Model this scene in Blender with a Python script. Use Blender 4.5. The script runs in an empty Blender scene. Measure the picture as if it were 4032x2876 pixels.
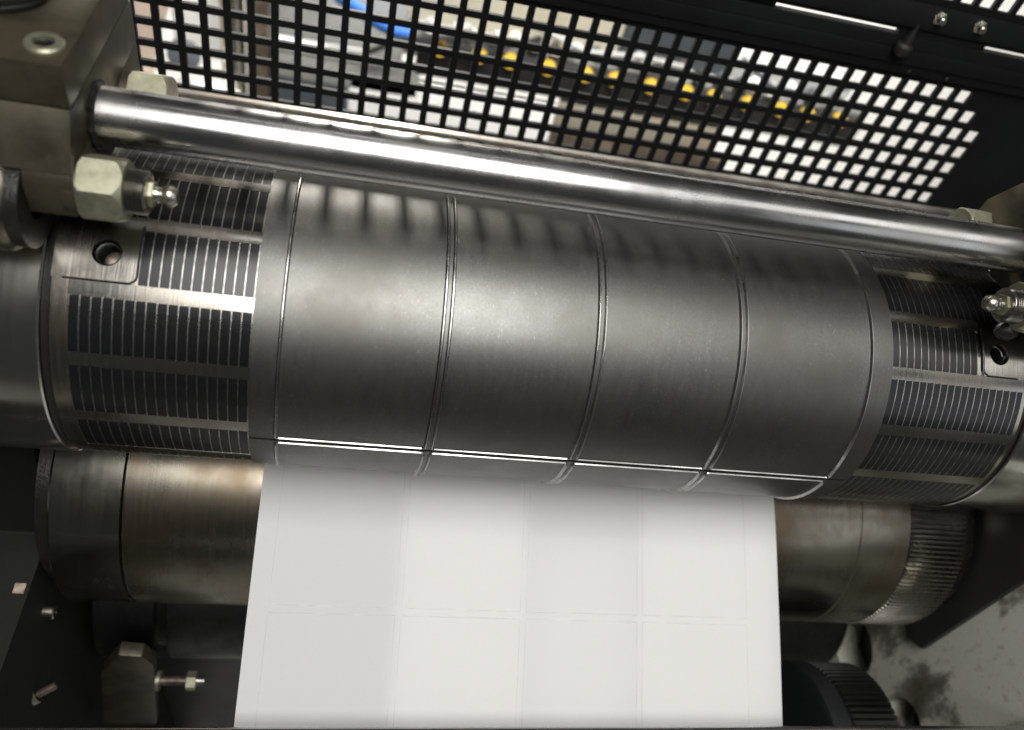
import bpy, bmesh, math, random
from math import sin, cos, pi, radians, atan2, sqrt, hypot
from mathutils import Vector, Matrix
random.seed(7)
scene = bpy.context.scene
COL = scene.collection
U = 0.07            # metres per unit: the radius of the die cylinder
Z0 = 1.0            # height of the die cylinder's axis above the floor (m)


def W(x, y, z):
    return Vector((x * U, y * U, z * U + Z0))


# ------------------------------------------------------------------ camera, world, lights
cam_d = bpy.data.cameras.new('camera')
cam = bpy.data.objects.new('camera', cam_d)
COL.objects.link(cam)
right = Vector((0.97353338, -0.06389461, 0.21943162))
down = Vector((0.09389852, -0.76352414, -0.63891623))
fwd = Vector((0.20836464, 0.64261058, -0.73731663))
m = Matrix((right, -down, -fwd)).transposed().to_4x4()
m.translation = W(0.0, -3.774, 4.0395)
cam.matrix_world = m
cam_d.sensor_fit = 'HORIZONTAL'
cam_d.sensor_width = 36.0
cam_d.lens = 27.68
cam_d.clip_start = 0.01
cam_d.clip_end = 50
cam_d.dof.use_dof = True
cam_d.dof.focus_distance = 5.1 * U
cam_d.dof.aperture_fstop = 7.0
scene.camera = cam

world = bpy.data.worlds.new('World')
scene.world = world
world.use_nodes = True
wb = world.node_tree.nodes['Background']
wb.inputs['Color'].default_value = (0.9, 0.95, 0.88, 1)
wb.inputs['Strength'].default_value = 0.05

scene.view_settings.view_transform = 'Standard'
scene.view_settings.look = 'None'
scene.view_settings.exposure = 0.0
scene.view_settings.gamma = 1.0
scene.cycles.max_bounces = 8
scene.cycles.sample_clamp_indirect = 6.0
scene.cycles.use_denoising = True


def area(name, loc, target, sx, sy, radiance, color=(1, 1, 1), spread=180):
    l = bpy.data.lights.new(name, 'AREA')
    l.shape = 'RECTANGLE'
    l.size = sx * U
    l.size_y = sy * U
    l.energy = radiance * pi * sx * sy * U * U
    l.color = color
    l.spread = radians(spread)
    o = bpy.data.objects.new(name, l)
    COL.objects.link(o)
    p = W(*loc)
    o.location = p
    d = (W(*target) - p).normalized()
    x = Vector((1, 0, 0))
    x = (x - d * x.dot(d)).normalized()
    y = (-d).cross(x)
    mm = Matrix((x, y, -d)).transposed().to_4x4()
    mm.translation = p
    o.matrix_world = mm
    return o


# the workshop's ceiling lamps: one above the press, one beyond the guard
area('ceiling_lamp', (0.9, -8.0, 17.0), (0.9, -1.0, 0.0), 10.0, 12.0, 10.8, (1.0, 0.99, 0.965))
area('ceiling_lamp', (15.0, -6.0, 17.0), (2.0, -1.0, 0.0), 9.0, 8.0, 2.0, (1.0, 0.985, 0.95))
area('ceiling_lamp', (-0.6, 16.5, 6.1), (0.6, 0.0, 1.0), 0.36, 0.8, 5000.0, (1.0, 0.96, 0.88))
area('side_fill', (17.0, -13.0, 8.0), (3.0, -0.5, 0.0), 10.0, 9.0, 0.9, (0.95, 0.98, 1.0))  # added fill, standing in for bright floor and wall at the right
area('side_fill', (-17.0, -11.0, 6.0), (0.0, -0.5, 0.0), 8.0, 5.0, 0.15, (0.9, 1.0, 0.85))  # weaker fill added on the left, tinted green
area('ceiling_lamp', (4.0, 4.6, 14.0), (4.0, 13.0, 0.0), 20.0, 3.0, 27.0, (1.0, 0.98, 0.95), 100)


# ------------------------------------------------------------------ materials
def new_mat(name):
    mt = bpy.data.materials.new(name)
    mt.use_nodes = True
    nt = mt.node_tree
    b = nt.nodes['Principled BSDF']
    return mt, nt, b


def N(nt, kind, **kw):
    n = nt.nodes.new(kind)
    for k, v in kw.items():
        setattr(n, k, v)
    return n


def mathn(nt, op, a, b=None):
    n = N(nt, 'ShaderNodeMath', operation=op)
    for i, v in enumerate((a, b)):
        if v is None:
            continue
        if isinstance(v, (int, float)):
            n.inputs[i].default_value = v
        else:
            nt.links.new(v, n.inputs[i])
    return n.outputs[0]


def coords(nt, mode):
    """object coordinates in units of the die radius; 'ring': (x, arc, 0) about the X axis, 'flat': plain"""
    tc = N(nt, 'ShaderNodeTexCoord')
    sc = N(nt, 'ShaderNodeVectorMath', operation='SCALE')
    sc.inputs['Scale'].default_value = 1.0 / U
    nt.links.new(tc.outputs['Object'], sc.inputs[0])
    if mode == 'flat':
        return sc.outputs[0]
    sp = N(nt, 'ShaderNodeSeparateXYZ')
    nt.links.new(sc.outputs[0], sp.inputs[0])
    th = mathn(nt, 'ARCTAN2', sp.outputs[2], sp.outputs[1])
    cb = N(nt, 'ShaderNodeCombineXYZ')
    nt.links.new(sp.outputs[0], cb.inputs[0])
    nt.links.new(th, cb.inputs[1])
    return cb.outputs[0]


def noise(nt, vec, scale, detail=3.0, rough=0.55, stretch=(1, 1, 1), off=0.0):
    mp = N(nt, 'ShaderNodeMapping')
    mp.inputs['Scale'].default_value = stretch
    mp.inputs['Location'].default_value = (off, off * 1.7, off * .6)
    nt.links.new(vec, mp.inputs[0])
    nz = N(nt, 'ShaderNodeTexNoise')
    nz.inputs['Scale'].default_value = scale
    nz.inputs['Detail'].default_value = detail
    nz.inputs['Roughness'].default_value = rough
    nt.links.new(mp.outputs[0], nz.inputs['Vector'])
    return nz.outputs['Fac']


def ramp(nt, fac, stops):
    r = N(nt, 'ShaderNodeValToRGB')
    els = r.color_ramp.elements
    while len(els) > 1:
        els.remove(els[-1])
    els[0].position = stops[0][0]
    els[0].color = (*stops[0][1], 1)
    for p, c in stops[1:]:
        e = els.new(p)
        e.color = (*c, 1)
    nt.links.new(fac, r.inputs[0])
    return r.outputs['Color']


def g3(v):
    return (v, v, v)


def mixc(nt, fac, a, b):
    n = N(nt, 'ShaderNodeMix', data_type='RGBA')
    if isinstance(fac, (int, float)):
        n.inputs[0].default_value = fac
    else:
        nt.links.new(fac, n.inputs[0])
    for i, v in ((6, a), (7, b)):
        if isinstance(v, tuple):
            n.inputs[i].default_value = (*v, 1)
        else:
            nt.links.new(v, n.inputs[i])
    return n.outputs[2]


def bump(nt, b, h, strength, dist=0.0005):
    bp = N(nt, 'ShaderNodeBump')
    bp.inputs['Strength'].default_value = strength
    bp.inputs['Distance'].default_value = dist
    nt.links.new(h, bp.inputs['Height'])
    nt.links.new(bp.outputs[0], b.inputs['Normal'])


def steel(name, base, rough, mode='ring', streak=(60, 1.2, 1), streak_scale=4.0, var=0.25, rvar=0.12,
          stain=None, stain_amt=0.5, stain_scale=1.6, metallic=1.0, bmp=0.05, stain_rough=0.2, grain=0.06, dust=0.0):
    mt, nt, b = new_mat(name)
    v = coords(nt, mode)
    s = noise(nt, v, streak_scale, 4, .6, streak)
    blot = noise(nt, v, stain_scale, 5, .6, (1, 1, 1), 3.1)
    gr = noise(nt, v, 60, 2, .6, (1, 1, 1), 9.0)
    lo = tuple(c * (1 - var) for c in base)
    hi = tuple(min(1, c * (1 + var)) for c in base)
    c = mixc(nt, ramp(nt, s, [(.3, g3(0)), (.7, g3(1))]), lo, hi)
    if grain:
        c = mixc(nt, mathn(nt, 'MULTIPLY', gr, grain * 2), c, g3(0.02))
    if dust:
        d1 = ramp(nt, noise(nt, v, 75, 2, .5, (1, .5, 1), 1.3), [(.66, g3(0)), (.72, g3(dust))])
        c = mixc(nt, d1, c, (.42, .41, .39))
        d2 = ramp(nt, noise(nt, v, 3, 5, .65, (40, .5, 1), 6.1), [(.62, g3(0)), (.70, g3(dust))])
        c = mixc(nt, d2, c, (.30, .29, .27))
    if stain:
        f = ramp(nt, blot, [(.5 - .12, g3(0)), (.5 + .16, g3(stain_amt))])
        c = mixc(nt, f, c, stain)
        rr = mathn(nt, 'ADD', mathn(nt, 'MULTIPLY', f, stain_rough), rough)
    else:
        rr = rough
    rr2 = mathn(nt, 'ADD', rr, mathn(nt, 'MULTIPLY', mathn(nt, 'SUBTRACT', s, .5), rvar))
    rr3 = mathn(nt, 'ADD', rr2, mathn(nt, 'MULTIPLY', mathn(nt, 'SUBTRACT', blot, .5), rvar))
    nt.links.new(c, b.inputs['Base Color'])
    nt.links.new(rr3, b.inputs['Roughness'])
    b.inputs['Metallic'].default_value = metallic
    if bmp:
        bump(nt, b, s, bmp)
    return mt


def paint(name, base, rough, dirt=None, amt=0.6, scale=2.5, metallic=0.0, var=0.15, bmp=0.08, spec=0.5):
    mt, nt, b = new_mat(name)
    v = coords(nt, 'flat')
    n1 = noise(nt, v, scale, 6, .62)
    n2 = noise(nt, v, scale * 6, 4, .6, (1, 1, 1), 5)
    lo = tuple(c * (1 - var) for c in base)
    hi = tuple(min(1, c * (1 + var)) for c in base)
    c = mixc(nt, n2, lo, hi)
    if dirt:
        f = ramp(nt, n1, [(.46, g3(0)), (.62, g3(amt))])
        c = mixc(nt, f, c, dirt)
    nt.links.new(c, b.inputs['Base Color'])
    nt.links.new(mathn(nt, 'ADD', mathn(nt, 'MULTIPLY', mathn(nt, 'SUBTRACT', n1, .5), .25), rough), b.inputs['Roughness'])
    b.inputs['Metallic'].default_value = metallic
    b.inputs['Specular IOR Level'].default_value = spec
    if bmp:
        bump(nt, b, n2, bmp)
    return mt


M = {}
M['die'] = steel('brushed_die_steel', (.200, .197, .187), .41, streak=(9, 1.4, 1), streak_scale=3.0, var=.06, rvar=.08,
                 stain=(.125, .119, .107), stain_amt=.8, stain_scale=1.5, bmp=.004, stain_rough=.06, grain=.22, dust=.25)
M['blade'] = steel('ground_blade_steel', (.46, .455, .44), .24, var=.2, stain=(.2, .19, .175), stain_amt=.7, stain_scale=4)
M['bar'] = steel('polished_bar_steel', (.52, .52, .525), .22, mode='flat', streak=(.6, 14, 14), streak_scale=3.0, var=.12, rvar=.10,
                 stain=(.42, .38, .34), stain_amt=.4, stain_scale=2.0, bmp=.05, grain=.1)
M['cyl'] = steel('worn_cylinder_steel', (.40, .385, .35), .20, streak=(30, .8, 1), streak_scale=3.0, var=.15, rvar=.14,
                 stain=(.21, .155, .11), stain_amt=.55, stain_scale=1.9, bmp=.03, stain_rough=.12)
M['bearer'] = steel('bright_bearer_steel', (.58, .565, .53), .15, streak=(10, .5, 1), streak_scale=3, var=.06, rvar=.06, stain=(.33, .31, .26), stain_amt=.5, stain_scale=1.2, bmp=.01)
M['fin'] = steel('scuffed_fin_steel', (.52, .505, .47), .24, mode='ring', streak=(4, 6, 1), streak_scale=5, var=.3, stain=(.03, .028, .025), stain_amt=.95, stain_scale=3.2)
M['magnet'] = steel('dark_ferrite', (.008, .0085, .0095), .25, mode='flat', streak=(1, 1, 1), streak_scale=14, var=.3, metallic=.25, bmp=.06)
M['grime'] = paint('black_grease', (.012, .011, .009), .32, bmp=.5, scale=9)
M['anvil'] = steel('stained_anvil_steel', (.27, .25, .21), .25, streak=(14, .7, 1), streak_scale=3.0, var=.1, rvar=.08,
                   stain=(.13, .09, .05), stain_amt=.75, stain_scale=1.9, bmp=.012, stain_rough=.12)
M['endring'] = steel('worn_end_ring_steel', (.34, .33, .29), .16, streak=(6, .5, 1), streak_scale=3, var=.08, rvar=.08, stain=(.12, .10, .07), stain_amt=.6, stain_scale=2.2, bmp=.01)
M['gear'] = steel('oily_gear_steel', (.42, .405, .37), .24, var=.25, stain=(.07, .055, .04), stain_amt=.7, stain_scale=4)
M['darksteel'] = steel('dark_oily_steel', (.10, .105, .10), .35, var=.3, stain=(.03, .03, .03), stain_amt=.8)
M['block'] = paint('oily_olive_casting', (.070, .061, .040), .42, dirt=(.018, .015, .009), amt=.75, scale=2.6, metallic=.55, bmp=.06)
M['blocktop'] = paint('oil_stained_steel', (.072, .061, .038), .45, dirt=(.018, .014, .008), amt=.6, scale=3.4, metallic=.5, bmp=.05)
M['nut'] = paint('zinc_plated_steel', (.36, .35, .255), .42, dirt=(.13, .12, .07), amt=.5, scale=5, metallic=.75, bmp=.04)
M['nipple'] = paint('bright_zinc_steel', (.55, .54, .48), .26, dirt=(.3, .24, .12), amt=.5, scale=9, metallic=.95, bmp=.03)
M['guard'] = paint('black_powder_coat', (.006, .0065, .007), .6, dirt=(.009, .011, .011), amt=.6, scale=.8, bmp=.03, spec=.12)
M['ledge'] = steel('scratched_ledge_steel', (.20, .185, .165), .27, mode='flat', streak=(2.5, 9, 9), streak_scale=3, var=.25, rvar=.15,
                   stain=(.10, .08, .06), stain_amt=.7, stain_scale=3.2)
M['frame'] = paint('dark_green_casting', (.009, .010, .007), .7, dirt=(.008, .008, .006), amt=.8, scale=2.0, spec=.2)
def bed_mat():
    mt, nt, b = new_mat('stained_grey_casting')
    v = coords(nt, 'flat')
    big = noise(nt, v, 1.0, 8, .68, (1, 1.1, .7), 2.3)
    fine = noise(nt, v, 9, 6, .7)
    pit = noise(nt, v, 42, 3, .6)
    c = mixc(nt, fine, (.44, .455, .39), (.58, .59, .52))
    c = mixc(nt, ramp(nt, fine, [(.55, g3(0)), (.66, g3(.45))]), c, (.20, .19, .12))
    c = mixc(nt, ramp(nt, big, [(.50, g3(0)), (.56, g3(.7)), (.66, g3(.95))]), c, (.05, .034, .018))
    c = mixc(nt, ramp(nt, pit, [(.68, g3(0)), (.72, g3(.7))]), c, (.05, .045, .03))
    nt.links.new(c, b.inputs['Base Color'])
    b.inputs['Roughness'].default_value = .55
    bump(nt, b, fine, .25, .0008)
    return mt


M['bed'] = bed_mat()
M['black'] = paint('matt_black', (.012, .012, .012), .5, bmp=.05)
M['navy'] = paint('dark_blue_enamel', (.010, .0115, .0125), .4, dirt=(.017, .018, .018), amt=.5, scale=2, bmp=.03)
M['white'] = paint('white_enamel', (.80, .795, .77), .5, var=.02, bmp=0)
M['wall'] = paint('offwhite_wall', (.80, .79, .755), .7, dirt=(.72, .71, .68), amt=.5, scale=.3, var=.02, bmp=0)
M['floor'] = paint('pale_floor', (.62, .61, .58), .45, dirt=(.45, .44, .41), amt=.5, scale=.5, var=.04, bmp=0)
M['beige'] = paint('beige_enamel', (.50, .47, .37), .5, dirt=(.42, .38, .27), amt=.6, scale=.8, bmp=0)
M['greybox'] = paint('mid_grey_enamel', (.30, .305, .29), .5, var=.06, bmp=0)
M['slate'] = paint('slate_grey_enamel', (.05, .058, .066), .5, var=.1, bmp=0)
M['olive'] = paint('olive_grey_enamel', (.27, .25, .19), .5, dirt=(.33, .25, .17), amt=.6, scale=.9, bmp=0)
M['yellow'] = paint('yellow_plastic', (.50, .315, .02), .55, var=.05, bmp=0)
M['skin'] = paint('pinkish_beige_enamel', (.52, .41, .33), .5, var=.05, bmp=0)
M['tagpaper'] = paint('oily_tag_paper', (.42, .34, .27), .7, dirt=(.14, .09, .05), amt=.8, scale=12)
M['rust'] = paint('oily_pinkish_steel', (.16, .12, .105), .4, dirt=(.04, .03, .025), amt=.8, scale=9, metallic=.6)
M['blue'] = paint('blue_plastic', (.03, .12, .42), .4, var=.05, bmp=0)
M['brownbox'] = paint('dark_brown_metal', (.06, .045, .032), .4, dirt=(.2, .17, .12), amt=.6, scale=1.5, bmp=0)


def paper_mat(name, trans):
    """white stock: partly lets the light through, so what lies behind it shows"""
    mt, nt, b = new_mat(name)
    v = coords(nt, 'flat')
    n1 = noise(nt, v, 60, 4, .65)
    n2 = noise(nt, v, 1.1, 3, .5)
    c = mixc(nt, n1, (.875, .875, .865), (.92, .92, .91))
    c = mixc(nt, mathn(nt, 'MULTIPLY', n2, .25), c, (.855, .86, .84))
    nt.links.new(c, b.inputs['Base Color'])
    b.inputs['Roughness'].default_value = .6
    b.inputs['Specular IOR Level'].default_value = .3
    bump(nt, b, n1, .05, .0002)
    tr = N(nt, 'ShaderNodeBsdfTranslucent')
    nt.links.new(c, tr.inputs['Color'])
    mx = N(nt, 'ShaderNodeMixShader')
    mx.inputs[0].default_value = trans
    nt.links.new(b.outputs[0], mx.inputs[1])
    nt.links.new(tr.outputs[0], mx.inputs[2])
    nt.links.new(mx.outputs[0], nt.nodes['Material Output'].inputs['Surface'])
    return mt


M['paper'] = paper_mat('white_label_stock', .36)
M['bounce_strip'] = paper_mat('white_bounce_strip', .1)  # for the added strips that throw light back through the sheet
M['cutline'] = paint('cut_paper_edge', (.55, .55, .54), .8, dirt=(.78, .78, .77), amt=1.0, scale=5, bmp=0)


# ------------------------------------------------------------------ mesh helpers (all in die radii)
class MB:
    def __init__(self):
        self.v = []
        self.f = []

    def add(self, vs, fs):
        o = len(self.v)
        self.v += [tuple(p) for p in vs]
        self.f += [tuple(i + o for i in f) for f in fs]
        return self

    def lathe(self, prof, cy, cz, n=96, a0=0.0, a1=None, radial=None):
        """revolve (x, r) about the X axis through (cy, cz)"""
        full = a1 is None
        if full:
            a1 = a0 + 2 * pi
        k = n if full else n + 1
        vs, fs = [], []
        for i in range(k):
            a = a0 + (a1 - a0) * i / n
            for x, r in prof:
                if radial:
                    r = radial(i, x, r)
                vs.append((x, cy + r * cos(a), cz + r * sin(a)))
        q = len(prof)
        for i in range(n):
            j = (i + 1) % k
            for p in range(q - 1):
                fs.append((i * q + p, i * q + p + 1, j * q + p + 1, j * q + p))
        return self.add(vs, fs)

    def axial(self, o, axis, prof, n=24, phase=0.0, up=None):
        """revolve (t, r) about an arbitrary axis; r = 0 closes the end"""
        o = Vector(o)
        a = Vector(axis).normalized()
        u = Vector(up) if up else (Vector((0, 0, 1)) if abs(a.z) < .9 else Vector((0, 1, 0)))
        u = (u - a * u.dot(a)).normalized()
        w = a.cross(u)
        vs, fs = [], []
        q = len(prof)
        for i in range(n):
            th = phase + 2 * pi * i / n
            d = u * cos(th) + w * sin(th)
            for t, r in prof:
                vs.append(o + a * t + d * r)
        for i in range(n):
            j = (i + 1) % n
            for p in range(q - 1):
                fs.append((i * q + p, i * q + p + 1, j * q + p + 1, j * q + p))
        # caps
        fs.append(tuple(i * q for i in range(n))[::-1])
        fs.append(tuple(i * q + q - 1 for i in range(n)))
        return self.add(vs, fs)

    def box(self, x0, x1, y0, y1, z0, z1):
        vs = [(x, y, z) for x in (x0, x1) for y in (y0, y1) for z in (z0, z1)]
        fs = [(0, 1, 3, 2), (4, 6, 7, 5), (0, 4, 5, 1), (2, 3, 7, 6), (0, 2, 6, 4), (1, 5, 7, 3)]
        return self.add(vs, fs)

    def prism(self, poly, x0, x1):
        """polygon in (y, z) swept along X"""
        n = len(poly)
        vs = [(x0, y, z) for y, z in poly] + [(x1, y, z) for y, z in poly]
        fs = [tuple(range(n)), tuple(range(2 * n - 1, n - 1, -1))]
        for i in range(n):
            j = (i + 1) % n
            fs.append((i, i + n, j + n, j))
        return self.add(vs, fs)

    def extrude_y(self, poly, y0, y1):
        """polygon in (x, z) swept along Y"""
        n = len(poly)
        vs = [(x, y0, z) for x, z in poly] + [(x, y1, z) for x, z in poly]
        fs = [tuple(range(n)), tuple(range(2 * n - 1, n - 1, -1))]
        for i in range(n):
            j = (i + 1) % n
            fs.append((i, i + n, j + n, j))
        return self.add(vs, fs)

    def sector(self, x0, x1, r0, r1, a0, a1, n=6):
        vs, fs = [], []
        for i in range(n + 1):
            a = a0 + (a1 - a0) * i / n
            for x, r in ((x0, r0), (x0, r1), (x1, r1), (x1, r0)):
                vs.append((x, r * cos(a), r * sin(a)))
        for i in range(n):
            for p in range(4):
                q = (p + 1) % 4
                fs.append((i * 4 + p, i * 4 + q, i * 4 + 4 + q, i * 4 + 4 + p))
        fs.append((3, 2, 1, 0))
        fs.append((n * 4, n * 4 + 1, n * 4 + 2, n * 4 + 3))
        return self.add(vs, fs)

    def tube(self, pts, r, n=10):
        pts = [Vector(p) for p in pts]
        vs, fs = [], []
        prev = None
        for i, p in enumerate(pts):
            d = (pts[min(i + 1, len(pts) - 1)] - pts[max(i - 1, 0)]).normalized()
            u = prev if prev else (Vector((0, 0, 1)) if abs(d.z) < .9 else Vector((0, 1, 0)))
            u = (u - d * u.dot(d)).normalized()
            prev = u
            w = d.cross(u)
            for k in range(n):
                th = 2 * pi * k / n
                vs.append(p + (u * cos(th) + w * sin(th)) * r)
        for i in range(len(pts) - 1):
            for k in range(n):
                j = (k + 1) % n
                fs.append((i * n + k, i * n + j, (i + 1) * n + j, (i + 1) * n + k))
        fs.append(tuple(range(n))[::-1])
        fs.append(tuple((len(pts) - 1) * n + k for k in range(n)))
        return self.add(vs, fs)


def mesh_of(mb, name, org, smooth=35, bevel=0.0, seg=2):
    me = bpy.data.meshes.new(name)
    me.from_pydata([((x - org[0]) * U, (y - org[1]) * U, (z - org[2]) * U) for x, y, z in mb.v], [], mb.f)
    bm = bmesh.new()
    bm.from_mesh(me)
    if bevel:
        es = [e for e in bm.edges if len(e.link_faces) == 2 and e.calc_face_angle(0) > radians(30)]
        bmesh.ops.bevel(bm, geom=es, offset=bevel * U, segments=seg, affect='EDGES', profile=.6, clamp_overlap=True)
    bmesh.ops.recalc_face_normals(bm, faces=bm.faces)
    bm.to_mesh(me)
    bm.free()
    for p in me.polygons:
        p.use_smooth = True
    me.set_sharp_from_angle(angle=radians(smooth))
    return me


ORG = {}


def thing(name, label, cat, org, group=None, kind=None):
    o = bpy.data.objects.new(name, None)
    COL.objects.link(o)
    o.empty_display_size = .01
    o.location = W(*org)
    o['label'] = label
    o['category'] = cat
    if group:
        o['group'] = group
    if kind:
        o['kind'] = kind
    ORG[o] = org
    return o


def part(name, mb, mat, parent, **kw):
    label = kw.pop('label', None)
    kind = kw.pop('kind', None)
    org = ORG[parent]
    me = mesh_of(mb, name, org, **kw)
    me.materials.append(M[mat])
    o = bpy.data.objects.new(name, me)
    COL.objects.link(o)
    o.parent = parent
    ORG[o] = org
    if label:
        o['label'] = label
    if kind:
        o['kind'] = kind
    return o


def solid(name, mb, mat, label, cat, org, group=None, kind=None, **kw):
    me = mesh_of(mb, name, org, **kw)
    me.materials.append(M[mat])
    o = bpy.data.objects.new(name, me)
    COL.objects.link(o)
    o.location = W(*org)
    ORG[o] = org
    if label:
        o['label'] = label
        o['category'] = cat
    if group:
        o['group'] = group
    if kind:
        o['kind'] = kind
    return o


def boolean(o, cutters, op='DIFFERENCE', smooth=35):
    """apply boolean cuts to a part's mesh"""
    tmp = []
    for mb in cutters:
        me = mesh_of(mb, 'cutter', ORG[o])
        c = bpy.data.objects.new('cutter', me)
        COL.objects.link(c)
        c.location = W(*ORG[o])
        tmp.append(c)
        md = o.modifiers.new('b', 'BOOLEAN')
        md.operation = op
        md.solver = 'EXACT'
        md.object = c
    bpy.context.view_layer.update()
    dg = bpy.context.evaluated_depsgraph_get()
    me = bpy.data.meshes.new_from_object(o.evaluated_get(dg))
    o.modifiers.clear()
    o.data = me
    me.set_sharp_from_angle(angle=radians(smooth))
    for c in tmp:
        d = c.data
        bpy.data.objects.remove(c)
        bpy.data.meshes.remove(d)


def dup(src, org, label, cat, group=None, name=None):
    """copy of a thing with its parts and sub-parts, sharing mesh data"""
    r = src.copy()
    COL.objects.link(r)
    r.location = W(*org)
    r['label'] = label
    for ch in list(src.children):
        c = ch.copy()
        COL.objects.link(c)
        c.parent = r
        for g in list(ch.children):
            d = g.copy()
            COL.objects.link(d)
            d.parent = c
    return r


T = radians

# ------------------------------------------------------------------ setting: floor and walls
solid('floor', MB().box(-40, 60, -40, 34, -14.5, -14.286), 'floor', None, None, (0, 0, -14.286), kind='structure')
solid('wall', MB().box(-40, 60, 17.0, 17.6, -14.28, 24), 'wall', None, None, (0, 17, -14.28), kind='structure')

# ------------------------------------------------------------------ magnetic cylinder
mag = thing('magnetic_cylinder', 'worn steel magnetic cylinder with dark magnet rows at both ends of the die plate',
            'cylinder', (0, 0, 0))
GL0, GL1, GR0, GR1 = -1.578, -1.535, 4.572, 4.612
body = part('cylinder_body', MB().lathe([(-1.57, .0), (-1.57, .955), (GL1, .955), (GL1, .984), (GL1 + .008, .991), (-1.44, .991), (-1.44, .98), (4.535, .98), (4.535, .991),
                                         (GR0 - .008, .991), (GR0, .984), (GR0, .955), (4.60, .955), (4.60, 0)], 0, 0, 160), 'cyl', mag)
HA = T(119.55)
cut = []
for hx in (-1.28, 4.34):
    c = (hx, cos(HA), sin(HA))
    cut.append(MB().axial((hx, .7 * cos(HA), .7 * sin(HA)), (0, cos(HA), sin(HA)), [(0, .066), (.275, .066), (.296, .078), (.5, .078)], 32))
boolean(body, cut)
for x0, x1 in ((-1.535, -1.122), (4.217, 4.56)):
    pad = part('screw_pad', MB().sector(x0, x1, .9, .9915, T(111.15), T(128.7), 24), 'cyl', mag)
    boolean(pad, cut)
for hx in (-1.28, 4.34):
    th = MB()
    pts = []
    for i in range(7 * 20 + 1):
        a = 2 * pi * i / 20
        e1 = Vector((1, 0, 0))
        e2 = Vector((0, -sin(HA), cos(HA)))
        rad = .985 - .022 - .021 * i / 20
        pts.append(Vector((hx, rad * cos(HA), rad * sin(HA))) + (e1 * cos(a) + e2 * sin(a)) * .064)
    th.tube(pts, .0075, 6)
    part('screw_thread', th, 'darksteel', mag)
# bearer rings beyond the grooves
part('bearer_ring', MB().lathe([(-4.2, .5), (-4.2, 1.0), (GL0 - .008, 1.0), (GL0, .992), (GL0, .5)], 0, 0, 160), 'bearer', mag)
part('bearer_ring', MB().lathe([(GR1, .5), (GR1, .992), (GR1 + .008, 1.0), (5.9, 1.0), (5.9, .5)], 0, 0, 160), 'bearer', mag)
part('grease_ring', MB().lathe([(GL0 + .003, .955), (GL0 + .003, .972), (GL1 - .003, .975), (GL1 - .003, .955)], 0, 0, 120), 'grime', mag)
part('grease_ring', MB().lathe([(GR0 + .003, .955), (GR0 + .003, .972), (GR1 - .003, .975), (GR1 - .003, .955)], 0, 0, 120), 'grime', mag)
# magnets: 16 rows of 22.5 degrees; each block sits flush between thin steel fins
PX = .0546
mag_me = None
ROWS = [66.0 + 22.5 * i for i in range(-1, 7)]
n_mag = 0
for x_start, x_end, side in ((-1.4375, -.50, 0), (3.51, 4.53, 1)):
    for ra in ROWS:
        a0 = ra + .2
        x = x_start
        k = 0
        while x + PX < x_end + .02:
            # the screw pads take the place of the outer magnets of one row
            pad = abs(ra - 111.0) < 1 and ((side == 0 and x < -1.12) or (side == 1 and x + PX > 4.215))
            if not pad:
                if mag_me is None:
                    mb = MB().sector(0, PX - .0062, .975, .990, T(0), T(17.5), 8)
                    mag_me = mesh_of(mb, 'magnet', (0, 0, 0))
                    mag_me.materials.append(M['magnet'])
                o = bpy.data.objects.new('magnet', mag_me)
                COL.objects.link(o)
                o.parent = mag
                o.location = (x * U, 0, 0)
                o.rotation_euler = (T(a0), 0, 0)
                n_mag += 1
            x += PX
            k += 1
fin_me = mesh_of(MB().lathe([(0, .975), (0, .9906), (.0062, .9906), (.0062, .975)], 0, 0, 150), 'steel_fin', (0, 0, 0))
fin_cut_me = mesh_of(MB().lathe([(0, .975), (0, .9906), (.0062, .9906), (.0062, .975)], 0, 0, 150, a0=T(129), a1=T(360 + 110.5)), 'steel_fin', (0, 0, 0))
fin_cut_me.materials.append(M['fin'])
bar_me = mesh_of(MB().sector(0, 1.06, .975, .9912, T(0), T(4.75), 5), 'spacer_bar', (0, 0, 0))
fin_me.materials.append(M['fin'])
bar_me.materials.append(M['cyl'])
for x_start, n in ((-1.4375, 18), (3.51, 19)):
    for k in range(n):
        xf = x_start + PX * k
        o = bpy.data.objects.new('steel_fin', fin_cut_me if xf < -1.12 or xf > 4.22 else fin_me)
        COL.objects.link(o)
        o.parent = mag
        o.location = ((x_start + PX * k - .0062) * U, 0, 0)
    for i in range(16):
        o = bpy.data.objects.new('spacer_bar', bar_me)
        COL.objects.link(o)
        o.parent = mag
        o.location = ((x_start - .01) * U, 0, 0)
        o.rotation_euler = (T(66.2 + 17.6 + 22.5 * i), 0, 0)
# gap lines round the screw pads
for xs, x1 in ((-1.118, -1.53), (4.213, 4.53)):
    mb = MB()
    sgn = 1 if x1 > xs else -1
    pth = []
    for a in [109.5 + i * 1.4 for i in range(13)]:
        pth.append((xs, T(a)))
    for i in range(1, 6):
        pth.append((xs + sgn * .03 * sin(i * pi / 10), T(127.7 + .9 * (1 - cos(i * pi / 10)))))
    for i in range(1, 9):
        pth.append((xs + sgn * (.03 + (abs(x1 - xs) - .08) * i / 8), T(128.6)))
    mb.tube([(x, .9915 * cos(a), .9915 * sin(a)) for x, a in pth], .006, 5)
    part('pad_joint', mb, 'grime', mag)

# ------------------------------------------------------------------ flexible die plate with its blades
die = thing('flexible_die', 'matt grey steel die plate with four raised label outlines round the cylinder',
            'die plate', (0, 0, 0))
SE = T(-178.33)
XL, XR = -.5075, 3.5046
part('plate', MB().sector(XL, XR, .985, 1.0, SE + .011, SE + 2 * pi - .011, 220), 'die', die, bevel=.0)


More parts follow.
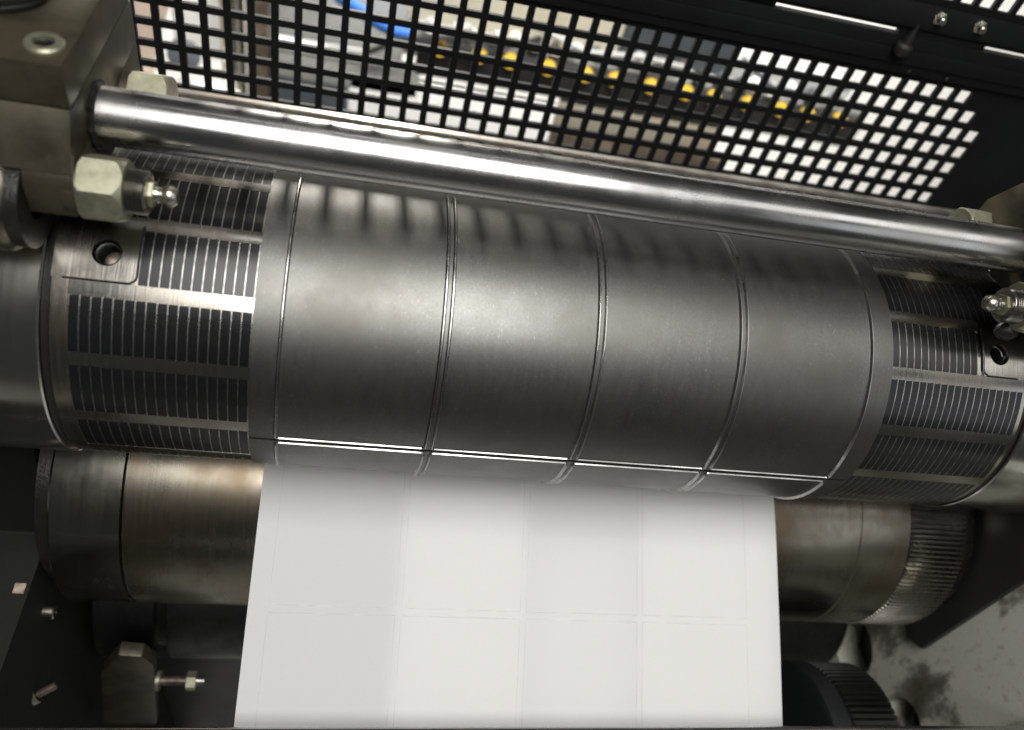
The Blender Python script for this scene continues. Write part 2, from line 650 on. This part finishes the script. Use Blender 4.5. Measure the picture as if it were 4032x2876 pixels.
def blade(x0, x1, a0, a1, rc=.02):
    """closed ridge of triangular section along a rounded rectangle on the cylinder"""
    path = []
    def corner(cx_, ca, s):
        for i in range(5):
            t = s + i * pi / 8
            path.append((cx_ + rc * cos(t), ca + rc * sin(t)))
    nA = 150
    corner(x1 - rc, a1 - rc, 0)
    corner(x0 + rc, a1 - rc, pi / 2)
    for i in range(1, nA):
        path.append((x0, a1 - rc - (a1 - a0 - 2 * rc) * i / nA))
    corner(x0 + rc, a0 + rc, pi)
    corner(x1 - rc, a0 + rc, 1.5 * pi)
    for i in range(1, nA):
        path.append((x1, a0 + rc + (a1 - a0 - 2 * rc) * i / nA))
    n = len(path)
    vs, fs = [], []
    for i in range(n):
        p0 = path[i - 1]
        p1 = path[(i + 1) % n]
        tx, ta = p1[0] - p0[0], p1[1] - p0[1]
        l = hypot(tx, ta)
        nx, na = ta / l, -tx / l
        k = abs(na)             # 1 on the runs along X, 0 round the cylinder
        w, h = .0118 - .0074 * k, .0165 - .009 * k
        for o, hh in ((-w, -.001), (-.0030 + .0022 * k, h), (.0030 - .0022 * k, h), (w, -.001)):
            x = path[i][0] + nx * o
            a = path[i][1] + na * o
            r = 1.0 + hh
            vs.append((x, r * cos(a), r * sin(a)))
    for i in range(n):
        j = (i + 1) % n
        for p in range(3):
            fs.append((i * 4 + p, i * 4 + p + 1, j * 4 + p + 1, j * 4 + p))
    return MB().add(vs, fs)


for i in range(4):
    x0 = -.3546 + .9352 * i
    part('cutting_blade', blade(x0, x0 + .893, SE + .0245, SE + 2 * pi - .0245), 'blade', die, smooth=30)
# small register ticks inside the seam
mb = MB()
for i in range(22):
    x = -.25 + i * .158 + (.02 if i % 3 else 0)
    lng = .075 if i % 5 == 0 else .016
    mb.sector(x, x + lng, .979, .990, SE - .004, SE + .003, 1)
part('register_ticks', mb, 'blade', die, kind='stuff')

# ------------------------------------------------------------------ anvil roller
AZ = -2.07
AR = 1.062
anv = thing('anvil_roller', 'brown stained steel anvil roller with a toothed gear at its right end', 'roller', (0, 0, AZ))
part('roller_body', MB().lathe([(-1.425, 0), (-1.425, AR - .03), (-1.418, AR), (4.50, AR), (4.505, AR - .006), (4.515, AR - .006), (4.52, AR), (5.0, AR), (5.02, AR - .02), (5.02, 0)],
                               0, AZ, 180), 'anvil', anv)
part('end_ring', MB().lathe([(-1.93, 0), (-1.93, AR - .02), (-1.91, AR), (-1.452, AR), (-1.44, AR - .03), (-1.425, AR - .03)], 0, AZ, 180), 'endring', anv)
NT = 144


def tooth(i, x, r):
    k = i % 6
    return r + (.0 if k in (0, 1) else (-.06 if k in (3, 4) else -.02))


part('gear', MB().lathe([(5.03, .8), (5.03, 1.045), (5.045, 1.068), (5.57, 1.068), (5.585, 1.045), (5.585, .8)], 0, AZ, NT * 6, radial=lambda i, x, r: tooth(i, x, r) if r > .9 else r),
     'gear', anv, smooth=30)
part('gear_hub', MB().lathe([(5.58, .2), (5.58, 1.0), (5.70, .99), (5.77, .95), (5.80, .88), (5.80, .2)], 0, AZ, 90), 'gear', anv)
part('journal', MB().lathe([(-1.94, .2), (-2.06, .2), (-2.06, .9), (-1.94, .9)], 0, AZ, 90), 'grime', anv)

# ------------------------------------------------------------------ paper web
pw = thing('paper_web', 'wide white sheet of label paper coming out from under the die plate', 'paper', (1.5, -1.4, -1.5))
prof = []
for i in range(25):     # hugs the anvil, then runs straight off it
    t = i / 24
    a = T(80 + 38 * t)
    prof.append(((AR + .005) * cos(a), AZ + (AR + .005) * sin(a)))
# straight run
y0, z0 = prof[-1]
PXL, PXR = -.494, 3.63
PTS = [(.6, -1.03), (.2, -1.006), (0.0, -1.0035), (-.2, -1.010), (-.4, -1.045), (-.6, -1.118), (-.8, -1.212), (-1.0, -1.312), (-1.2, -1.414), (-1.41, -1.520),
       (-1.75, -1.697), (-2.12, -1.892), (-2.6, -2.145), (-3.2, -2.46), (-4.0, -2.88)]


def catmull(P, n=6):
    out = []
    for i in range(len(P) - 1):
        p0, p1, p2, p3 = P[max(i - 1, 0)], P[i], P[i + 1], P[min(i + 2, len(P) - 1)]
        for k in range(n):
            t = k / n
            out.append(tuple(.5 * ((2 * p1[j]) + (-p0[j] + p2[j]) * t + (2 * p0[j] - 5 * p1[j] + 4 * p2[j] - p3[j]) * t * t +
                                   (-p0[j] + 3 * p1[j] - 3 * p2[j] + p3[j]) * t ** 3) for j in (0, 1)))
    out.append(P[-1])
    return out


PC = catmull(PTS)


def sheet(x0, x1, C, lift, thick, nx=1):
    vs, fs = [], []
    nr = []
    for i, (y, z) in enumerate(C):
        a, b = C[max(i - 1, 0)], C[min(i + 1, len(C) - 1)]
        ty, tz = b[0] - a[0], b[1] - a[1]
        l = hypot(ty, tz)
        nr.append((tz / l, -ty / l))
    for (y, z), (ny, nz) in zip(C, nr):
        if nz < 0:
            ny, nz = -ny, -nz
        for x, o in ((x0, lift), (x1, lift), (x1, lift - thick), (x0, lift - thick)):
            vs.append((x, y + ny * o, z + nz * o))
    n = len(C)
    for i in range(n - 1):
        for p in range(4):
            q = (p + 1) % 4
            fs.append((i * 4 + p, i * 4 + q, i * 4 + 4 + q, i * 4 + 4 + p))
    fs += [(0, 1, 2, 3), tuple((n - 1) * 4 + p for p in (3, 2, 1, 0))]
    return MB().add(vs, fs)


def one_sheet(x0, x1, C, lift, nx=24):
    """single-skin web (so that light passes it once), with a faint ripple across its width"""
    vs, fs = [], []
    for k, (y, z) in enumerate(C):
        for i in range(nx + 1):
            u = i / nx
            amp = .0018 * min(1, max(0, (-.7 - y)))
            vs.append((x0 + (x1 - x0) * u, y, z + lift + amp * (sin(u * 9.4 + .8 * y) + .6 * sin(u * 17 + 2.1 - y))))
    for k in range(len(C) - 1):
        for i in range(nx):
            a = k * (nx + 1) + i
            fs.append((a, a + 1, a + nx + 2, a + nx + 1))
    return MB().add(vs, fs)


def clip(C, ya, yb):
    """piece of the profile between y = ya (rear) and yb (front)"""
    out = []
    for i in range(len(C) - 1):
        (y0_, z0_), (y1_, z1_) = C[i], C[i + 1]
        for yy in (ya, yb):
            if y0_ >= yy > y1_:
                t = (yy - y0_) / (y1_ - y0_)
                out.append((yy, z0_ + (z1_ - z0_) * t))
        if yb < y1_ < ya:
            out.append((y1_, z1_))
    return sorted(set(out), reverse=True)


part('sheet', one_sheet(PXL, PXR, PC, .0015), 'paper', pw)
# unseen white strips added under the sheet, brightening all but its left band
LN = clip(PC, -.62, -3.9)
part('bounce_strip', sheet(.545, 1.49, LN, -.05, .003), 'bounce_strip', pw)
part('bounce_strip', sheet(1.50, 2.43, LN, -.16, .003), 'bounce_strip', pw)
part('bounce_strip', sheet(2.44, 3.60, LN, -.06, .003), 'bounce_strip', pw)

LW = .0021
for i in range(4):
    x0 = -.3546 + .9352 * i
    x1 = x0 + .889
    for ya, yb in ((-.45, -1.385), (-1.432, -3.6)):
        mb = MB()
        C = clip(PC, ya, yb)
        for xx in (x0, x1):
            s = sheet(xx - LW * .5, xx + LW * .5, C, .0042, .0005)
            mb.add(s.v, s.f)
        yc = yb if ya > -1 else ya
        s = sheet(x0 + LW * .5, x1 - LW * .5, clip(PC, yc + LW * .9, yc - LW * .9), .0042, .0005)
        mb.add(s.v, s.f)
        part('label_outline', mb, 'cutline', pw)

# ------------------------------------------------------------------ polished bar over the die
bar = thing('tie_bar', 'polished round steel bar crossing the picture in front of the perforated guard', 'bar', (1.5, -.100, 1.441))
part('rod', MB().axial((-1.7, -.100, 1.441), (1, 0, 0), [(0, .148), (6.9, .148)], 96), 'bar', bar, smooth=40)
gk = []
mb = MB().lathe([(-1.334, .135), (-1.334, .166), (-1.318, .172), (-1.306, .158), (-1.302, .135)], -.100, 1.441, 48, radial=lambda i, x, r: r + (.012 * sin(i * 1.7) * sin(i * .6) if r > .15 else 0))
part('grease_collar', mb, 'grime', bar)

# flat machined ledge behind it
solid('steel_ledge', MB().box(-2.8, 9, 1.2, 2.86, -.62, -.205), 'ledge', 'scratched brown steel ledge lying between the polished bar and the foot of the guard', 'ledge',
      (3, 2, -.6), bevel=.01)

# ------------------------------------------------------------------ perforated guards
GY = 2.77
GT = .036
P = .1905
HH = .0650


def grid_plate(xc0, ncol, zrow, ok, xa, xb, za, zb):
    """plate in the XZ plane, thickness along Y, with square holes at the given columns and rows"""
    xs = [xa]
    for c in range(ncol):
        xs += [xc0 + c * P - HH, xc0 + c * P + HH]
    xs.append(xb)
    zs = [za]
    for z in sorted(zrow):
        zs += [z - HH, z + HH]
    zs.append(zb)
    zr = sorted(zrow)
    nx, nz = len(xs) - 1, len(zs) - 1
    hole = lambda i, j: i % 2 == 1 and j % 2 == 1 and ok((i - 1) // 2, zr[(j - 1) // 2])
    mb = MB()
    vs = {}
    def V(i, j, s):
        k = (i, j, s)
        if k not in vs:
            vs[k] = len(mb.v)
            mb.v.append((xs[i], GY + s * GT, zs[j]))
        return vs[k]
    for i in range(nx):
        for j in range(nz):
            if hole(i, j):
                continue
            mb.f.append((V(i, j, 0), V(i + 1, j, 0), V(i + 1, j + 1, 0), V(i, j + 1, 0)))
            mb.f.append((V(i, j, 1), V(i, j + 1, 1), V(i + 1, j + 1, 1), V(i + 1, j, 1)))
            for di, dj, e in ((-1, 0, ((i, j), (i, j + 1))), (1, 0, ((i + 1, j), (i + 1, j + 1))), (0, -1, ((i, j), (i + 1, j))), (0, 1, ((i, j + 1), (i + 1, j + 1)))):
                ii, jj = i + di, j + dj
                if not (0 <= ii < nx and 0 <= jj < nz) or hole(ii, jj):
                    mb.f.append((V(*e[0], 0), V(*e[1], 0), V(*e[1], 1), V(*e[0], 1)))
    return mb


guard = thing('perforated_guard', 'black metal guard panel full of square holes standing behind the polished bar', 'guard', (2.5, GY, -.18))
zrows = [-.087 + .1905 * i for i in range(7)]
XC0 = -1.876


def okl(c, z):
    r = round((z + .087) / .1905)
    return not ((r == 6 and c > 39) or (r == 5 and c > 40))


panel = part('panel', grid_plate(XC0, 42, zrows, okl, -2.10, 9.5, -.182, 1.18), 'guard', guard, smooth=20)
# the clipped lower left corner
boolean(panel, [MB().extrude_y([(-2.5, .33), (-2.089, .33), (-1.955, -.23), (-2.5, -.4)], GY - .2, GY + .2)], smooth=20)
part('top_flange', MB().box(-2.10, 9.5, GY - .035, GY + .06, 1.18, 1.515), 'guard', guard, bevel=.008)
part('fold', MB().box(-2.10, 9.5, GY - .05, GY - .033, 1.27, 1.40), 'guard', guard, bevel=.007)
for x, z in ((4.83, 1.21), (5.235, 1.21)):
    part('rivet', MB().axial((x, GY - .03, z), (0, -1, 0), [(0, .022), (.012, .02), (.018, .012), (.02, 0.002)], 12), 'darksteel', guard)
part('latch_pin', MB().axial((4.60, GY - .075, 1.36), (0.0, -.1, 1), [(0, .02), (.02, .07), (.06, .085), (.10, .075), (.12, .045), (.30, .008)], 20), 'black', guard)

upg = thing('hinged_guard', 'black upper guard panel with square holes and two shiny screws, at the top right corner', 'guard', (5, GY, 1.56))
z2 = [1.925 + .1905 * i for i in range(4)]
part('panel', grid_plate(4.79 - 36 * P, 56, z2, lambda c, z: True, -2.6, 9.5, 1.80, 5.6), 'guard', upg, smooth=20)
part('bottom_rail', MB().prism([(GY - .01, 1.557), (GY - .05, 1.60), (GY - .05, 1.66), (GY - .01, 1.798), (GY + .07, 1.798), (GY + .07, 1.557)], -2.6, 9.5), 'guard', upg, bevel=.006)
part('hinge_plate', MB().box(4.52, 5.40, GY - .028, GY + .05, 1.42, 1.66), 'guard', upg, bevel=.006)
part('hinge_plate', MB().box(-2.6, 3.345, GY + .062, GY + .09, 1.45, 1.62), 'slate', upg, bevel=.004)
for x in (4.80, 5.21):
    s = part('screw', MB().axial((x, GY - .01, 1.715), (0, -1, 0), [(0, .062), (.035, .062), (.042, .052), (.047, .034)], 6, phase=.3), 'nipple', upg)
    part('screw_tip', MB().axial((x, GY - .05, 1.715), (0, -1, 0), [(0, .035), (.05, .034), (.06, .026)], 16), 'nipple', s)

# ------------------------------------------------------------------ left bearing block with cam stud
lb = thing('bearing_block', 'oily olive bearing block with a socket screw and black ribbed knob on top', 'block', (-1.9, .3, .85))
part('cap', MB().box(-3.1, -1.332, -.422, .70, 1.677, 1.891), 'blocktop', lb, bevel=.006)
part('lower_body', MB().prism([(-.422, 1.669), (-.571, 1.412), (.70, 1.412), (.70, 1.669)], -3.1, -1.335), 'block', lb, bevel=.006)
part('fork_arm', MB().prism([(-.572, 1.410), (-.598, 1.358), (-.602, 1.187), (-.467, 1.124), (.70, 1.124), (.70, 1.410)], -1.5525, -1.3355), 'block', lb, bevel=.006)
sc = part('cap_screw', MB().axial((-1.44, -.274, 1.891), (0, 0, 1), [(-.005, .085), (.011, .085), (.022, .076), (.022, .047), (.0, .045)], 36), 'nut', lb)
part('hex_socket', MB().axial((-1.44, -.274, 1.891), (0, 0, 1), [(.001, .045), (.007, .043)], 6), 'darksteel', sc)
kn = [(0, .21), (.03, .22)]
for i in range(5):
    kn += [(.05 + i * .054, .21), (.063 + i * .054, .232), (.081 + i * .054, .232), (.09 + i * .054, .21)]
kn += [(.33, .18), (.34, .05)]
part('knob', MB().axial((-1.75, .12, 1.891), (0, 0, 1), kn, 40), 'black', lb)
ro = part('cam_roller', MB().lathe([(-3.0, .0), (-3.0, .268), (-1.65, .268), (-1.62, .25), (-1.62, 0)], -.485, 1.169, 90), 'anvil', lb)
part('roller_seal', MB().lathe([(-1.62, .1), (-1.62, .245), (-1.556, .245), (-1.556, .1)], -.485, 1.169, 60), 'grime', lb)


def hexnut(o, axis, r, L, ch=.16):
    """hexagon clipped by a cone at both ends"""
    mb = MB().axial(o, axis, [(0, r), (L, r)], 6, phase=0)
    return mb


def stud(x, y, z, s, parent):
    """cam stud: boss, nut, threaded end and grease nipple along +-X"""
    ax = (s, 0, 0)
    part('stud_boss', MB().axial((x - .06 * s, y, z), ax, [(0, .15), (.05, .15), (.058, .145)], 40), 'block', parent)
    R = .170
    nut = part('hex_nut', hexnut((x, y, z), ax, R, .205), 'nut', parent)
    boolean(nut, [MB().axial((x - .02 * s, y, z), ax, [(0, R - .03), (.045, R + .005), (.18, R + .005), (.25, R - .04)], 48)], op='INTERSECT', smooth=18)
    pr = [(0, .11)]
    for i in range(7):
        pr += [(.205 + i * .014, .112), (.212 + i * .014, .102)]
    pr += [(.30, .10), (.305, .07)]
    part('stud_thread', MB().axial((x, y, z), ax, pr, 36), 'gear', parent)
    gp = part('grease_nipple', MB().axial((x + .27 * s, y, z), ax, [(0, .06), (.04, .06), (.045, .044), (.075, .041), (.08, .036), (.09, .036), (.10, .048), (.125, .055), (.148, .048), (.163, .034), (.167, .013)], 28), 'nipple', parent)
    part('nipple_hex', MB().axial((x + .29 * s, y, z), ax, [(0, .070), (.036, .070)], 6), 'nut', gp)


stud(-1.327, -.464, 1.278, 1, lb)


def nut_only(x, y, z, s, parent, R=.19):
    nut = part('hex_nut', hexnut((x, y, z), (s, 0, 0), R, .21), 'nut', parent)
    boolean(nut, [MB().axial((x - .02 * s, y, z), (s, 0, 0), [(0, R - .03), (.045, R + .005), (.18, R + .005), (.25, R - .04)], 48)], op='INTERSECT', smooth=18)


part('stud_boss', MB().axial((-1.40, .378, 1.252), (1, 0, 0), [(0, .15), (.1, .15)], 36), 'block', lb)
nut_only(-1.299, .378, 1.252, 1, lb, R=.168)

# ------------------------------------------------------------------ right bearing block
rb = thing('bearing_block', 'olive brown bearing block with hexagon nut at the right end of the bar', 'block', (4.9, .3, .85))
part('cap', MB().prism([(-.6, 1.12), (-.6, 1.89), (.24, 1.89), (.363, 1.67), (.517, 1.40), (.517, 1.12)], 4.355, 6.3), 'blocktop', rb, bevel=.006)
nut_only(4.40, .40, 1.205, -1, rb, R=.165)
stud(4.347, -.464, 1.278, -1, rb)
part('grease_lump', MB().axial((4.22, -.52, 1.13), (-1, 0, -.3), [(0, .05), (.05, .07), (.1, .05), (.13, .01)], 14), 'grime', rb)

# ------------------------------------------------------------------ lower machine
low = thing('lower_roller', 'dark oily steel roller half hidden in shadow beneath the anvil roller', 'roller', (1, .2, -4.1))
part('roller_body', MB().lathe([(-1.38, 0), (-1.38, .9), (5.75, .9), (5.75, 0)], .1, -4.05, 90), 'darksteel', low)
part('end_ring', MB().lathe([(-2.02, 0), (-2.02, .9), (-1.50, .9), (-1.50, .78), (-1.38, .78)], .1, -4.05, 90), 'darksteel', low)

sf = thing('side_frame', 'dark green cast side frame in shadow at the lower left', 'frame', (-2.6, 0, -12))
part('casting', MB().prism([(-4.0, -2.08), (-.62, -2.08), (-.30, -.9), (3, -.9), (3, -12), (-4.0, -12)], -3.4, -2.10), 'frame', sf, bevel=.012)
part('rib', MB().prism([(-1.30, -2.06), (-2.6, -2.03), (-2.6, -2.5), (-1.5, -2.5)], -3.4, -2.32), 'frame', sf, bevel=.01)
solid('paper_tag', MB().prism([(-1.12, -2.072), (-1.04, -2.072), (-1.04, -2.060), (-1.12, -2.060)], -2.20, -2.125), 'tagpaper', 'small torn pale tag lying on the dark left side frame', 'tag', (-2.2, -1.1, -2.07), bevel=.003)
br = thing('bolt_bracket', 'olive metal bracket with a long bolt, low in the dark left corner', 'bracket', (-1.6, -1.1, -4.9))
part('plate', MB().extrude_y([(-2.0, -4.95), (-1.50, -4.95), (-1.345, -3.28), (-1.42, -3.08), (-1.60, -3.05), (-1.80, -3.5)], -1.2, -1.08), 'block', br, bevel=.015)
bo = part('bolt', MB().axial((-1.42, -1.16, -3.77), (1, 0, 0), [(0, .04), (.30, .04)], 20), 'rust', br)
part('hex_nut', MB().axial((-1.10, -1.16, -3.77), (1, 0, 0), [(-.02, .085), (.06, .085)], 6), 'nut', bo)
part('washer', MB().axial((-1.37, -1.16, -3.77), (1, 0, 0), [(-.01, .09), (.02, .09)], 20), 'nut', bo)
part('bolt_tip', MB().axial((-1.04, -1.16, -3.77), (1, 0, 0), [(-.02, .04), (.07, .035)], 16), 'gear', bo)
cl = thing('frame_bolt', 'rusty greasy bolt lying tilted at the foot of the left side frame', 'bolt', (-2.0, -1.6, -3.1))
part('shank', MB().axial((-2.08, -1.55, -2.95), (.8, .4, .25), [(0, .03), (.13, .03), (.14, .02)], 16), 'rust', cl)
part('head', MB().axial((-2.10, -1.56, -2.955), (.8, .4, .25), [(-.04, .065), (.02, .065)], 6), 'gear', cl)
for y, z in ((-.75, -2.35), (-1.05, -2.55)):
    solid('cap_bolt', MB().axial((-2.10, y, z), (1, 0, 0), [(0, .06), (.07, .06), (.08, .05), (.08, .03), (.04, .03)], 24), 'gear', 'small dark cap bolt on the left side frame under the roller end, %s' % ('upper one' if z > -2.4 else 'lower one'), 'bolt', (-2.1, y, z), group='cap bolts on the left side frame')
solid('base_panel', MB().box(-2.09, 5.8, .3, .5, -14.2, -4.7), 'navy', 'very dark blue panel filling the machine under the lower roller', 'panel', (2, .4, -14.2))

rf = thing('side_frame', 'light grey cast side frame with brown oil stains at the lower right', 'frame', (6.2, -.5, -12))
fr = part('casting', MB().box(5.92, 6.7, -4.5, .9, -12, -.35), 'bed', rf, bevel=.02)
boolean(fr, [MB().axial((5.8, -.72, -3.72), (1, 0, 0), [(0, .33), (.5, .33)], 48), MB().axial((5.8, -1.66, -3.36), (1, 0, 0), [(0, .25), (.5, .25)], 48)])
part('bore_shade', MB().axial((6.25, -.72, -3.72), (1, 0, 0), [(0, .34), (.02, .34)], 32), 'black', rf)  # black disc in each bore, painting the shade of its depth
part('bore_shade', MB().axial((6.25, -1.66, -3.36), (1, 0, 0), [(0, .26), (.02, .26)], 32), 'black', rf)

pulley = thing('toothed_pulley', 'dark toothed pulley at the bottom right beside the edge of the paper', 'pulley', (4.6, -1.97, -3.0))
part('rim', MB().lathe([(4.52, .0), (4.52, .70), (4.55, .735), (4.98, .735), (5.0, .71), (5.0, 0)], -1.97, -2.97, 80 * 6, radial=lambda i, x, r: r - (.03 if (i % 6) in (3, 4) and r > .5 else 0)), 'darksteel', pulley, smooth=30)
part('face_plate', MB().lathe([(4.30, .0), (4.30, .70), (4.33, .745), (4.50, .745), (4.515, .73), (4.515, 0)], -1.97, -2.97, 120), 'navy', pulley)

solid('belt_cover', MB().prism([(.9, .3), (-1.12, .3), (-1.13, -1.1), (-1.165, -2.62), (-1.0, -2.75), (.9, -2.2)], 5.83, 5.90), 'black',
      'black straight edged cover plate behind the toothed gear at the right', 'cover', (5.86, 0, -1), bevel=.01)

gr = thing('guide_rod', 'thin steel guide rod running along the very bottom of the picture', 'rod', (1.5, -2.2, -1.56))
part('rod', MB().axial((-2.5, -2.22, -1.60), (1, 0, 0), [(0, .042), (9, .042)], 24), 'bar', gr)

# ------------------------------------------------------------------ machine beyond the guard
BY = 9.0
ms = thing('knob_rail', 'black rail with a row of yellow round knobs on a machine beyond the guard', 'rail', (5, BY, -3.2))
part('rail', MB().box(.72, 9.25, BY, BY + .25, -3.20, -2.60), 'black', ms, bevel=.03)
for i in range(13):
    x = 1.08 + i * .635 + .05 * sin(i * 2.1)
    part('knob', MB().axial((x, BY + .02, -2.66), (0, -1, .45), [(0, .125), (.10, .135), (.14, .12), (.15, .01)], 24), 'yellow', ms)

solid('beige_cabinet', MB().box(-.1, 4.3, BY + .6, BY + 2, -3.2, .4), 'beige', 'beige machine cabinet behind the rail of yellow knobs', 'cabinet', (2, BY + 1, -3.2), bevel=.05)
solid('dark_cabinet', MB().box(4.32, 6.5, BY + .6, BY + 2, -3.2, .4), 'slate', 'dark grey cabinet right of the beige one beyond the guard', 'cabinet', (5.4, BY + 1, -3.2), bevel=.05)
mach = thing('roller_unit', 'grey row of small machine fittings above the rail of yellow knobs', 'machine', (5, BY + .3, -2.7))
part('beam', MB().box(.6, 9.3, BY + .26, BY + .58, -2.9, -2.50), 'greybox', mach, bevel=.04)
for i in range(22):
    x = .9 + i * .38 + random.uniform(-.08, .08)
    part('fitting', MB().axial((x, BY + random.uniform(.3, .5), -2.55), (random.uniform(-.5, .5), -.3, 1), [(0, .15), (.10, .15), (.12, .09), (.24, .08), (.25, .01)], 12),
         random.choice(['slate', 'greybox', 'black', 'greybox', 'brownbox', 'black', 'bed', 'white'] + (['blue'] if 3 < x < 5.5 else [])), mach)
part('duct', MB().box(6.5, 9.0, BY + .5, BY + .9, -3.2, -2.15), 'greybox', mach, bevel=.1)
solid('white_box', MB().box(-.36, 3.36, BY, BY + .2, -5.2, -3.37), 'white', 'plain white box below the left end of the knob rail', 'box', (1.5, BY, -5.2), bevel=.02)
solid('olive_panel', MB().box(3.40, 6.6, BY, BY + .2, -3.90, -3.28), 'olive', 'olive grey panel below the middle of the knob rail', 'panel', (5, BY, -3.9), bevel=.02)
solid('dark_tray', MB().box(3.40, 6.9, BY, BY + .2, -5.2, -3.92), 'brownbox', 'dark brown tray under the olive grey panel beyond the guard', 'tray', (5, BY, -5.2), bevel=.03)
gb = thing('control_box', 'grey control box with pale lid and slate base beyond the guard', 'box', (-1, BY, -5.2))
part('lid', MB().box(-1.68, -.05, BY - .02, BY + .28, -3.16, -3.05), 'white', gb, bevel=.02)
part('front', MB().box(-1.66, .82, BY, BY + .26, -3.66, -3.165), 'greybox', gb, bevel=.015)
part('base', MB().box(-1.66, -.38, BY, BY + .26, -5.2, -3.665), 'slate', gb, bevel=.015)
solid('grey_cabinet', MB().box(-1.75, .5, BY + .35, BY + .9, -5, -2.1), 'greybox', 'plain grey cabinet behind the control box with the pale lid', 'cabinet', (-.6, BY + .6, -5), bevel=.06)
solid('brown_post', MB().box(-2.08, -1.72, BY, BY + .3, -5.2, -1.6), 'brownbox', 'dark brown post left of the grey control box beyond the guard', 'post', (-1.9, BY, -5.2), bevel=.03)
solid('steel_column', MB().axial((-2.32, BY + .2, -5.2), (0, 0, 1), [(0, .2), (3.6, .2)], 24), 'nipple', 'bright round steel column beyond the left end of the guard', 'column', (-2.3, BY + .2, -5.2))
solid('white_board', MB().box(-3.3, -2.55, BY + .3, BY + .5, -3.75, -1.7), 'white', 'bright white board beyond the left end of the guard', 'board', (-2.9, BY + .4, -3.75), bevel=.03)
solid('beige_cover', MB().extrude_y([(-5, -5.2), (-3.75, -5.2), (-3.55, -3.6), (-3.2, -2.6), (-3.2, -1.6), (-5, -1.6)], BY, BY + .3), 'skin', 'beige cover at the far left beyond the guard', 'cover', (-3.9, BY, -5.2), bevel=.03)
drum = thing('grey_drum', 'round grey drum standing low at the left beyond the guard', 'drum', (-2.9, BY - .3, -5.2))
part('drum_body', MB().axial((-3.05, BY - .1, -3.5), (0, -1, .6), [(0, .26), (.1, .26), (.12, .2), (.13, .02)], 32), 'slate', drum)
part('shelf', MB().box(-3.9, -2.2, BY - .5, BY + .2, -4.3, -4.1), 'white', drum, bevel=.02)
for col, pts in (('black', [(-.1, BY - .1, -2.9), (.4, BY - .15, -2.55), (1.3, BY - .12, -2.35), (2.2, BY, -2.42), (2.8, BY + .3, -2.3)]),
                 ('greybox', [(2.6, BY + .3, -2.1), (3.6, BY + .1, -2.3), (4.6, BY + .1, -2.2), (5.6, BY + .3, -2.35)]),
                 ('slate', [(6.4, BY + .1, -1.9), (7.1, BY, -2.25), (8.2, BY, -2.3), (8.8, BY + .3, -2.05)])):
    solid('cable', MB().tube(pts, .05, 8), col, {'black': 'thin black cable looping over the left end of the knob rail', 'greybox': 'thin grey cable above the middle of the knob rail', 'slate': 'dark cable above the right end of the knob rail'}[col], 'cable', pts[0], group='cables over the knob rail')
mb = MB()
mb.tube([(-1.3, BY - .1, -1.2), (-1.0, BY - .1, -1.7), (-.6, BY - .1, -2.05), (-.1, BY - .1, -2.3), (.3, BY, -2.5), (.6, BY + .1, -2.55)], .105, 12)
solid('blue_hose', mb, 'blue', 'thick blue hose hanging beyond the upper left of the guard', 'hose', (-.4, BY, -2.5))
